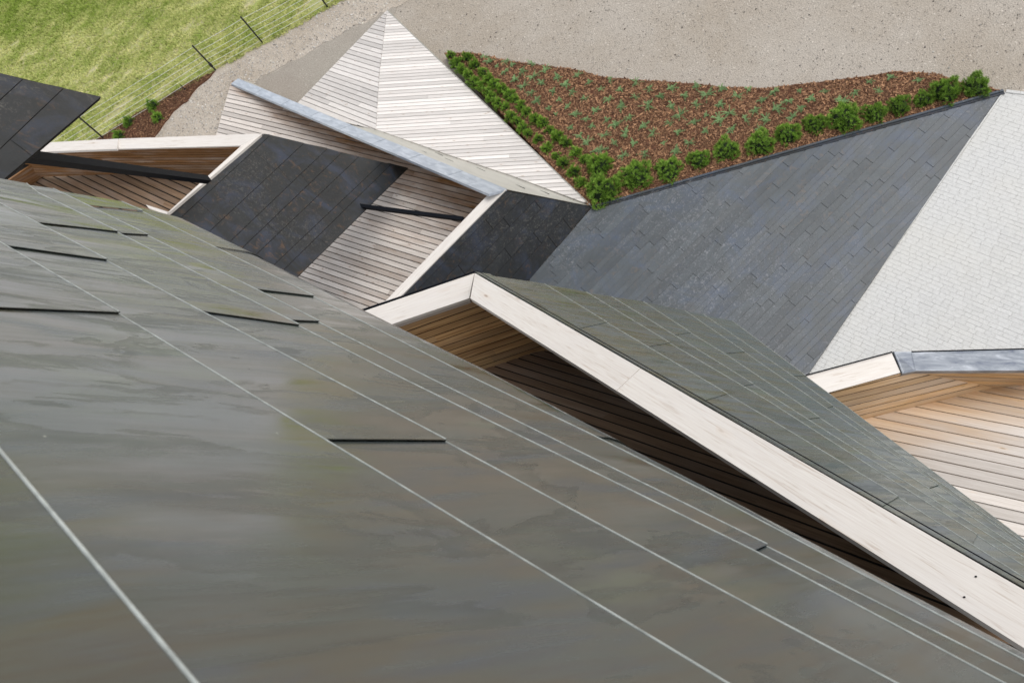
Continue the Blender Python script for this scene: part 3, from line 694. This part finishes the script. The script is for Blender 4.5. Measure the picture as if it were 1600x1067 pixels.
# --- middle wing
plM = plane(pd(742, 427, 12), pd(1600, 918, 5.3), pd(1144, 502, 13.5))
Ms = [[(742, 427), (1640, 941)],
      [(850, 444), (948, 505), (1136, 617), (1200, 655), (1401, 777), (1640, 932)],
      [(916, 457), (1046, 537), (1200, 628), (1526, 838), (1640, 914)],
      [(955, 464), (1052, 524), (1177, 602), (1640, 900)],
      [(1005, 472), (1079, 521), (1131, 553), (1280, 654), (1449, 764), (1640, 892)],
      [(1070, 486), (1163, 551), (1465, 760), (1640, 884)],
      [(1099, 492), (1237, 588), (1301, 636), (1640, 880)],
      [(1144, 502), (1259, 589), (1640, 877)]]
Mj = [[(897, 948), (1094, 1136), (1379, 1403)], [(1011, 1046), (1518, 1526)], [(1159, 1177)], [(1052, 1079), (1260, 1280)], [(1131, 1163), (1449, 1465)], [(1290, 1301)], [(1237, 1259)]]
Mj[3] = [(1052, 1079), (1260, 1280)]
Mx = [((742, 850), (1640, 1640)), ((850, 916), (1640, 1640)), ((916, 955), (1640, 1640)), ((955, 1005), (1640, 1640)), ((1005, 1070), (1640, 1640)), ((1070, 1099), (1640, 1640)), ((1099, 1144), (1640, 1640))]
mid = slab('roof_face', [hit(x, y, plM) for x, y in ((752, 430), (1144, 503), (1640, 880), (1640, 936))], plM[0], -.03, -.006, M_UNDER, bld, label='grey green roof face of the middle wing behind the long pale fascia')
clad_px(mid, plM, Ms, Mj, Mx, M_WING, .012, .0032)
# verge strip beside fascia
vp = [(744, 427), (765, 430), (896, 509), (1094, 624), (1250, 715), (1245, 712)]
slab('verge_strip', [hit(x, y, plM)+plM[0]*.012 for x, y in ((743, 427), (765, 430), (896, 509), (1094, 625), (1240, 713))], plM[0], 0, .004, M_WING, mid)
E1, E2 = hit(1144, 502, plM), hit(1640, 877, plM)
wall_down('under_wall', [hit(742, 427, plM)-plM[0]*.12, E1-plM[0]*.12, E2-plM[0]*.12], 0, M_UNDER, bld)
def fm(x, y, out_=.0): return hit(x, y, plM)
_a, _b = hit(742, 427, plM), hit(1640, 944, plM); _a, _b = _a+unit(CAM-_a)*.035, _b+unit(CAM-_b)*.035
plf = plane(_a, _b, pd(1150, 722, depth(hit(1186, 683, plM))*.982))
def mfascia(pts, **k):
    P = [hit(x, y, plf) for x, y in pts]; return slab('fascia_board', P, plf[0], -.05, 0, M_FASC, bld, **k)
mfascia([(742, 427), (1000, 575), (963, 610), (735, 466)], label='long pale timber fascia board with visible knots')
mfascia([(1001, 575.6), (1640, 944), (1640, 1037), (964, 610.6)], label='long pale timber fascia board with screw heads, nearest the camera')
dpk = depth(hit(742, 427, plM))-.06
dl = dpk+.3; print('left fascia depth on gable plane', depth(hit(560, 505, plf)), plf[0])
fascia([(741, 427), (733, 466), (560, 524), (560, 489)], [dpk, dpk-.14, dl-.14, 0], .05, label='short pale timber fascia board left of the peak')
def trim(a, b, w_=.02): beam('drip_edge', a, b, w_, w_, M_STEEL, bld)
nn = unit(plf[0]); plf_n = plf[0]; pS = plf[1]
trim(hit(744, 426.5, plM)+plM[0]*.03, hit(1640, 942, plM)+plM[0]*.03, .006); trim(pd(742, 425.5, 11.98), pd(560, 487, 12.28), .022)
for x, y in ((1507, 933), (1525, 901)):
    c0 = pd(x, y, 5.62); bb = nn; 
    t1_ = unit(np.cross(bb, [0, 0, 1])); t2_ = np.cross(bb, t1_); c0 = hit(x, y, plf)
    V = [c0+bb*.004]+[c0+bb*.004+(t1_*math.cos(a_)+t2_*math.sin(a_))*.007 for a_ in np.linspace(0, 2*math.pi, 9)[:-1]]
    mesh('screw_head', V, [[0, i+1, (i+1) % 8+1] for i in range(8)], M_STEEL, bld)
# timber lining below the fascias
a0, a1 = pd(735, 466, 12.02), pd(560, 524, 12.34); a2 = pd(857, 546, 12.9)
plX = plane(a0, a1, a2)
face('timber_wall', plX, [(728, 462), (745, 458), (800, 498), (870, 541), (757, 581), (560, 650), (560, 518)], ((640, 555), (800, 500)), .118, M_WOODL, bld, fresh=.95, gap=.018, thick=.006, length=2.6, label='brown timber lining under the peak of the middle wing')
beam('batten', pd(735, 470, 12.0), pd(560, 529, 12.3), .03, .05, M_WOOD, bld)
plY = plane(pd(862, 543, 12.95), pd(757, 580, 12.7), pd(1300, 880, 8.2))
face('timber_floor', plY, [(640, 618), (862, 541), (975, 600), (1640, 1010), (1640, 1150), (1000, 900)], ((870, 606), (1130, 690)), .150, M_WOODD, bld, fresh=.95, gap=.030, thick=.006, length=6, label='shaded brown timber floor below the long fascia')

# --- right-hand terrace
fascia([(1230, 595), (1393, 551), (1407, 582), (1230, 631)], [11.7, 12.0, 11.95, 0], .05, label='pale timber fascia board beside the scratched metal coping')
z0 = [pd(1396, 550, 12.0), pd(1428, 548, 12.0), pd(1428, 579, 11.9), pd(1410, 584, 11.93)]
nz = plane(z0[0], z0[1], z0[2])[0]
rc = slab('terrace_coping', [pd(1396, 549, 12.0), pd(1425, 550.5, 12.0), pd(1760, 542, 12.1), pd(1760, 578, 12.0), pd(1430, 579.5, 11.9), pd(1410, 584, 11.93)], nz, -.08, 0, M_ZINC2, bld, label='scratched zinc coping over the golden timber wall')
slab('coping_joint', [p+nz*.003 for p in (pd(1397, 550, 12.0), pd(1424, 549.5, 12.0), pd(1431, 580, 11.9), pd(1411, 584, 11.93))], nz, 0, .004, M_ZINC2, rc)
trim(pd(1230, 594, 11.68), pd(1394, 550, 11.98), .012); trim(pd(1424, 549.5, 12), pd(1760, 541, 12.1), .012)
b0, b1, b2 = pd(1293, 613, 11.95), pd(1430, 580, 12.0), pd(1355, 656, 12.5)
plB = plane(b0, b1, b2)
face('timber_wall', plB, [(1250, 625), (1408, 583), (1432, 580), (1556, 606), (1352, 656), (1300, 672)], ((1320, 630), (1450, 598)), .115, M_WOODR, bld, fresh=.85, gap=.018, thick=.007, length=4, label='golden timber wall with many dark knots')
c0, c1 = hit(1430, 580, plB), hit(1556, 606, plB); plC = plane(c0, c1, pd(1640, 580, 12.05))
face('timber_wall', plC, [(1431, 580), (1760, 579), (1760, 600), (1640, 606), (1556, 607)], ((1450, 585), (1600, 590)), .115, M_WOODR, bld, fresh=.95, gap=.018, thick=.007)
d0, d1 = hit(1352, 656, plB), hit(1556, 606, plB); plE = plane(d0, d1, pd(1560, 800, 11.0))
def fresh_terrace(p):
    x = np.linalg.norm(np.cross(p-d0, unit(d1-d0)))
    return float(np.clip(.68-x/1.6, 0, .75))
face('timber_deck', plE, [(1330, 662), (1556, 605), (1760, 598), (1900, 800), (1800, 1050), (1560, 900), (1400, 760)], ((1372, 665), (1600, 712)), .172, M_WOODR, bld, fresh=fresh_terrace, gap=.019, length=6, label='sloping larch terrace deck with wide boards')

# --- near roof face, right below the camera
D1 = unit(RM@np.array([-1750, -733, FPX])); D2 = unit(RM@np.array([1400, 202, FPX])); nF = unit(np.cross(D1, D2)); nF = nF if nF[2] > 0 else -nF
plT = (nF, CAM-nF*.8)
Fs = [[(-420, 560), (0, 1100), (285, 1467)],
      [(-420, 208), (0, 720), (285, 1067), (600, 1450)],
      [(-420, 128), (0, 385), (185, 495), (500, 690), (1111, 1066), (1640, 1392)],
      [(-420, 95), (0, 322), (166, 411), (308, 488), (697, 696), (1200, 972), (1377, 1067), (1640, 1210)],
      [(-300, 120), (41, 296), (183, 366), (308, 432), (466, 513), (636, 600), (1172, 866), (1430, 1004), (1640, 1118)],
      [(-200, 152), (83, 297), (230, 371), (392, 453), (497, 507), (679, 600), (1195, 858), (1640, 1089)],
      [(-80, 180), (190, 317), (222, 333), (326, 385), (489, 467), (749, 600), (912, 679), (1100, 774), (1640, 1064)],
      [(287, 341), (400, 398), (570, 484), (750, 573), (925, 666), (1100, 757), (1250, 837), (1419, 927), (1640, 1040)]]
Fj = [[], [(-60, 90)], [(-400, -240), (-75, 185)], [(0, 166), (500, 695)], [(-14, 41), (50, 183), (308, 466)], [(183, 230), (445, 497), (1172, 1196)], [(133, 222), (392, 489)], [(326, 400), (912, 966)]]
Fj[1] = []; Fj = [[], [(-200, 185)], [(0, 166), (500, 695)], [(-60, 41), (50, 183), (308, 466)], [(183, 230), (445, 497), (1172, 1196)], [(133, 222), (392, 489)], [(326, 400), (912, 966)]]
xe = 1640
Fx = [((-420, -420), (900, 900)), ((-420, -420), (1300, 1300)), ((-420, -300), (1640, 1640)), ((-330, -40), (xe, xe)), ((-10, 83), (xe, xe)), ((83, 190), (xe, xe)), ((190, 287), (xe, xe))]
Fx[3] = ((-200, 0), (xe, xe)); Fj[3] = [(50, 183), (308, 466)]
# the far end of the face follows the hip line
hip = [(0, 280), (83, 297), (190, 318), (287, 341)]
tower = slab('roof_face', [hit(x, y, plT) for x, y in ((-20, 290), (83, 303), (190, 325), (287, 349), (1640, 1075), (1640, 1450), (-420, 1450), (-420, 210))], nF, -.12, -.035, M_UNDER, bld, label='large grey green roof face of wide sheets in the foreground')
# band by band with the true starting points on the hip line
Fx = [((-420, -420), (285, 600)), ((-420, -420), (600, 1640)), ((-420, -120), (1640, 1640)), ((-120, 41), (1640, 1640)), ((41, 83), (1640, 1640)), ((83, 190), (1640, 1640)), ((190, 287), (1640, 1640))]
Fs[4] = [(41, 289)]+[(60, 305)]+Fs[4][2:]; Fs[3] = [(-120, 257), (0, 322)]+Fs[3][2:]
Fj = [[], [(-200, 185)], [(0, 166), (500, 695)], [(50, 183), (308, 466)], [(183, 230), (445, 497), (1172, 1196)], [(133, 222), (392, 489)], [(326, 400), (912, 966)]]
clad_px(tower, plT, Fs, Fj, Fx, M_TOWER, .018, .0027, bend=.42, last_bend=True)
HB = [hit(x, y, plT) for x, y in ((-420, 200), (0, 281), (287, 342), (1640, 1040))]
wall_down('under_wall', [p-nF*.35 for p in HB], 0, M_UNDER, bld)

# ============================================================ FENCE
fb = [np.array(p) for p in ((-13.4, 29.1, 0), (-9.5, 28.2, 0), (-5.56, 27.25, 0), (-1.58, 26.34, 0), (.03, 25.89, 0), (2.18, 25.25, 0), (4.9, 24.5, 0), (7.6, 23.7, 0))]
fence = thing('wire_fence', fb[3], label='low wire fence on thin black posts along the edge of the meadow', cat='fence')
def tube(name, pts, r, mat, parent, sides=6, **k):
    V = []; F = []
    for i, p in enumerate(pts):
        t = unit((pts[min(i+1, len(pts)-1)]-pts[max(i-1, 0)])); s = unit(np.cross(t, [.13, .2, 1.] if abs(t[2]) < .9 else [1, 0, 0])); q = np.cross(t, s)
        V += [p+(s*math.cos(a)+q*math.sin(a))*r for a in np.linspace(0, 2*math.pi, sides+1)[:-1]]
    for i in range(len(pts)-1): F += [[i*sides+j, i*sides+(j+1) % sides, (i+1)*sides+(j+1) % sides, (i+1)*sides+j] for j in range(sides)]
    F += [list(range(sides))[::-1], [len(V)-sides+j for j in range(sides)]]
    return mesh(name, V, F, mat, parent, **k)
for i, p in enumerate(fb):
    b = tube('post', [p+np.array([0, 0, -.05]), p+np.array([rng.normal()*.01, rng.normal()*.01, 1.17])], .026, M_POST, fence)
    if i == 3: slab('clamp', [p+np.array([-.04, -.04, .2]), p+np.array([.04, -.04, .2]), p+np.array([.04, .04, .2]), p+np.array([-.04, .04, .2])], np.array([0, 0, 1.]), 0, .12, M_POST, fence)
for h_ in (.14, .32, .50, .68, .88, 1.10):
    pts = []
    for a, b in zip(fb[:-1], fb[1:]):
        for t in (0, .25, .5, .75): pts.append(a+(b-a)*t+np.array([0, 0, h_-.05*t*(1-t)*4*.4+rng.normal()*.004]))
    pts.append(fb[-1]+np.array([0, 0, h_])); tube('wire', pts, .006, M_WIRE, fence, 4)
sp_ = pz(291, 142, 0)
st_ = thing('stake', sp_, label='short dark stake standing in the mulch strip by the wire fence', cat='stake')
tube('rod', [sp_, sp_+np.array([0, 0, .30])], .012, M_POST, st_); slab('tag', [sp_+np.array(v) for v in ((-.03, -.012, 0), (.03, -.012, 0), (.03, .012, 0), (-.03, .012, 0))], np.array([0, 0, 1.]), .02, .10, M_POST, st_)

# ============================================================ PLANTS
def shoot_mesh(name, R_, H_, shoots, nl, nw, per, mat, seed):
    r = np.random.default_rng(seed); V = []; F = []; T = []
    lobes = [(r.uniform(0, 6.28), r.uniform(.72, 1.12)) for _ in range(6)]
    for s in range(shoots):
        a = r.uniform(0, 6.283); cz = r.uniform(-.05, 1)**.8 if r.random() < .9 else .1
        cz = abs(r.uniform(0, 1)); sr = math.sqrt(max(0, 1-cz*cz)); lob = 1+.16*math.sin(a*3+lobes[0][0])+.12*math.sin(a*5+lobes[1][0]+cz*4)
        rad = lob*r.uniform(.84, 1.04); p = np.array([math.cos(a)*sr*R_*rad, math.sin(a)*sr*R_*rad, cz*H_*rad+.03])
        dr = unit(np.array([math.cos(a)*sr*.9, math.sin(a)*sr*.9, .55+cz*.8])+r.normal(0, .18, 3)); e1 = unit(np.cross(dr, [.3, .2, 1])); e2 = np.cross(dr, e1)
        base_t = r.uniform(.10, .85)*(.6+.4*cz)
        for q in range(per):
            b = q/per*6.283+r.uniform(-.3, .3); sp = r.uniform(.15, .95); st2 = p-dr*nl*r.uniform(.1, .9)
            nd = unit(dr+ (e1*math.cos(b)+e2*math.sin(b))*sp); tip = st2+nd*nl*r.uniform(.8, 1.15); sd_ = unit(np.cross(nd, [r.normal(), r.normal(), r.normal()]))*nw
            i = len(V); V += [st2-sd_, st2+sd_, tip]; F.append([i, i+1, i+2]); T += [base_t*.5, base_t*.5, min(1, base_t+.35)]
    me = bpy.data.meshes.new(name); me.from_pydata([list(map(float, v)) for v in V], [], F); me.materials.append(mat)
    a_ = me.attributes.new('tint', 'FLOAT', 'POINT'); a_.data.foreach_set('value', np.array(T, dtype=np.float32)); return me
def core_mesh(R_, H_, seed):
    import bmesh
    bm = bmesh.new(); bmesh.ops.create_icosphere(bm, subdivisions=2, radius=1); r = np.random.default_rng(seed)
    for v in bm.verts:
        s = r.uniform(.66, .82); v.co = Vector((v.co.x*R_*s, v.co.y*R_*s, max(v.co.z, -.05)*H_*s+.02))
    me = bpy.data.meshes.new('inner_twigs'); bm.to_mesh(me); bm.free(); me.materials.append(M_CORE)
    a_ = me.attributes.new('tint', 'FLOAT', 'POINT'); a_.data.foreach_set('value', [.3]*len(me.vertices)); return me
def stem_mesh(h_):
    V = [(math.cos(a)*.03*k_, math.sin(a)*.03*k_, z) for z, k_ in ((-.03, 1.3), (h_*.5, .8), (h_*.8, .35)) for a in np.linspace(0, 6.283, 7)[:-1]]
    F = [[i*6+j, i*6+(j+1) % 6, (i+1)*6+(j+1) % 6, (i+1)*6+j] for i in range(2) for j in range(6)]
    me = bpy.data.meshes.new('stem'); me.from_pydata(V, [], F); me.materials.append(M_STEM); return me
BIG = [(shoot_mesh('foliage', .46, .50, 300, .105, .0085, 15, M_PINE, 10+i), core_mesh(.46, .50, i)) for i in range(5)]
SML = [(shoot_mesh('foliage', .19, .26, 62, .10, .009, 13, M_PINE2, 40+i), core_mesh(.17, .22, 50+i)) for i in range(5)]
STB, STS = stem_mesh(.4), stem_mesh(.2)
def plant(name, loc, protos, stem, scale, i, label, cat, group):
    o = empty(name, loc, label=label, cat=cat, group=group)
    o.rotation_euler = (rng.normal()*.06, rng.normal()*.06, rng.uniform(0, 6.28)); s = scale; o.scale = (s*rng.uniform(.92, 1.1), s*rng.uniform(.9, 1.08), s*rng.uniform(.85, 1.1))
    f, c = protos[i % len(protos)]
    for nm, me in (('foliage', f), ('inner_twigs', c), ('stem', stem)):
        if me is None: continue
        ch = bpy.data.objects.new(nm, me); COL.objects.link(ch); ch.parent = o
    return o
ORD = ['first', 'second', 'third', 'fourth', 'fifth', 'sixth', 'seventh', 'eighth', 'ninth', 'tenth', 'eleventh', 'twelfth', 'thirteenth', 'fourteenth', 'fifteenth', 'sixteenth', 'seventeenth', 'eighteenth', 'nineteenth', 'twentieth', 'twenty-first']
def bp(x, y): p = hit(x, y, BED); p[2] = max(p[2], 0)+.0; return p
def ground_px(x, y, r): return bp(x+r*.12, y+r*.34)
bigs = [(1521, 132, 24), (1474, 140, 24), (1440, 153, 19), (1403, 163, 20), (1364, 175, 21), (1317, 182, 26), (1272, 192, 21), (1229, 207, 22), (1186, 220, 26), (1133, 231, 22), (1091, 247, 20), (1044, 262, 24)]
for i, (x, y, r) in enumerate(bigs):
        plant('dwarf_pine', ground_px(x, y, r), BIG, STB, r/24*.66*rng.uniform(.9, 1.08), i, f'rounded dwarf pine on the metal edge, {ORD[i]} from the sharp roof tip', 'shrub', 'rounded dwarf pines in the row along the metal edge')
for x, y, r, l_ in ((992, 271, 25, 'large rounded dwarf pine nearest the metal edge between the corner pair and the long row'), (941, 293, 27, 'large dwarf pine in the sharp corner where timber ramp and metal edge meet'), (936, 256, 22, 'dwarf pine just behind the one in the sharp corner of the bed')):
    plant('dwarf_pine', ground_px(x, y, r), BIG, STB, r/24*.78, 3+int(x) % 3, l_, 'shrub', None)
outer = [(210, 150), (248, 195), (285, 232), (322, 270), (370, 305), (402, 340), (440, 375), (475, 408), (512, 438), (555, 472), (592, 522), (632, 555), (667, 600), (707, 628), (762, 665), (815, 722), (873, 772), (922, 812), (985, 868), (1030, 932)]
inn = [(312, 155), (370, 203), (420, 250), (458, 290), (492, 328), (536, 358), (575, 390), (612, 422), (652, 456), (692, 500), (742, 550), (790, 570), (840, 608), (882, 655), (936, 690), (1000, 748), (1050, 788)]
for row, nm, gr in ((outer, 'next to the timber ramp', 'small pines in the row next to the timber ramp'), (inn, 'second from the timber ramp', 'small pines in the inner row by the timber ramp')):
    for i, (u_, v_) in enumerate(row):
        x, y = 650+u_*.25+rng.normal()*.9, 50+v_*.25+rng.normal()*.9; r = 10.5
        plant('small_pine', ground_px(x, y, r), SML, STS, rng.uniform(.62, .84), i+rng.integers(5), f'small pine, {ORD[i]} from the gravel in the row {nm}', 'shrub', gr)
def tuft_mesh(seed, R_=.2):
    r = np.random.default_rng(seed); V = []; F = []; T = []
    for arm in range(r.integers(11, 16)):
        a = r.uniform(0, 6.28); L = R_*r.choice([.45, .55, .65, .8, 1.15]); t0 = r.uniform(.1, .7)
        for s in np.linspace(.1, 1, 9):
            p = np.array([math.cos(a)*L*s, math.sin(a)*L*s, .03+.08*s*(1.2-s)+r.uniform(0, .02)])
            for q in range(4):
                b = a+r.normal()*.9; l = r.uniform(.03, .06); nd = unit([math.cos(b), math.sin(b), r.uniform(.1, .9)]); sd_ = unit(np.cross(nd, [0, 0, 1]))*.008
                i = len(V); V += [p-sd_, p+sd_, p+nd*l]; F.append([i, i+1, i+2]); T += [t0*.5, t0*.5, min(1, t0+.3)]
    me = bpy.data.meshes.new('tuft'); me.from_pydata([list(map(float, v)) for v in V], [], F); me.materials.append(M_JUN)
    a_ = me.attributes.new('tint', 'FLOAT', 'POINT'); a_.data.foreach_set('value', np.array(T, dtype=np.float32)); return me
TU = [tuft_mesh(80+i, .17+.02*i) for i in range(6)]
t3 = [(430, 160), (462, 185), (570, 185), (610, 210), (510, 220), (560, 250), (665, 250), (730, 200), (625, 295), (735, 285), (815, 245), (885, 290), (1015, 275), (790, 320), (945, 330), (675, 345), (725, 380), (855, 375), (975, 380), (1085, 315), (1215, 305), (755, 435), (895, 430), (1055, 420), (1155, 365), (1280, 360), (1380, 320), (830, 480), (950, 470), (875, 515), (1125, 490), (1210, 420), (1375, 410), (1285, 470), (1000, 520), (1065, 550), (1195, 550), (1335, 535), (970, 605), (1105, 595), (1250, 580), (1030, 650), (1180, 650), (1315, 640), (1075, 695), (1245, 695), (1370, 700), (1150, 745), (1300, 775)]
t4 = [(40, 240), (130, 240), (235, 230), (85, 270), (185, 268), (280, 265), (340, 240), (405, 270), (450, 240), (560, 250), (665, 250), (770, 250), (510, 285), (620, 290), (715, 285), (895, 255), (1000, 250), (955, 212), (35, 310), (135, 312), (235, 305), (340, 303), (840, 290), (170, 350), (280, 350), (375, 340), (480, 328), (570, 325), (670, 325), (125, 382), (225, 380), (335, 367), (440, 365), (530, 368), (635, 360), (160, 425), (270, 415), (380, 410), (495, 405), (55, 425), (100, 468), (205, 465), (150, 500), (1040, 195), (1160, 203), (18, 395), (20, 512)]
for i, (x, y) in enumerate([(650+a*.25, 50+b*.25) for a, b in t3]+[(1000+a*.375, 50+b*.375) for a, b in t4]):
    o = bpy.data.objects.new('juniper_tuft', TU[int(rng.integers(6))]); COL.objects.link(o); p = bp(x, y+1); o.location = (p[0], p[1], p[2]+.01)
    s = rng.uniform(.48, .86); o.rotation_euler = (0, 0, rng.uniform(0, 6.28)); o.scale = (s, s*rng.uniform(.7, 1), s)
    props(o, 'low blue green juniper tuft in the open bark mulch of the triangular bed', 'plant', 'low juniper tufts planted in the bark mulch')
for x, y, s, l_ in ((241, 167, .95, 'spiky bright green seedling beside the grass, highest in the mulch strip'), (203, 193, .95, 'small dark green seedling at the meadow side of the mulch strip'), (249, 186, 1.0, 'round green seedling in the middle of the mulch strip'), (188, 215, .95, 'low green seedling at the lower end of the mulch strip by the fascia')):
    plant('pine_seedling', pz(x, y, .03), SML, STS, s*.95, int(x), l_, 'shrub', None)
wd = mesh('weed_clump', [(0, 0, 0)]*0+[tuple(pz(349, 82, 0)+np.array([math.cos(a)*r_, math.sin(a)*r_, z])) for a, r_, z in [(rng.uniform(0, 6.28), rng.uniform(0, .3), rng.uniform(0, .3)) for _ in range(360)]], [[3*i, 3*i+1, 3*i+2] for i in range(0)], M_JUN, None) if False else None
V = []; F = []; T = []; c0 = pz(352, 80, 0)
for _ in range(240):
    a, r_ = rng.uniform(0, 6.28), abs(rng.normal(0, .16)); p = c0+np.array([math.cos(a)*r_, math.sin(a)*r_, 0]); l = rng.uniform(.1, .32)
    t = p+np.array([rng.normal()*.1, rng.normal()*.1, l]); i = len(V); V += [p+np.array([-.012, 0, 0]), p+np.array([.012, 0, 0]), t]; F.append([i, i+1, i+2]); T += [.2, .2, .7]
mesh('weed_clump', V, F, M_GRASS, None, origin=c0, attr={'tint': T}, label='taller green weed clump at the foot of the fence beside the track', cat='plant')
print('objects', len(S.objects))
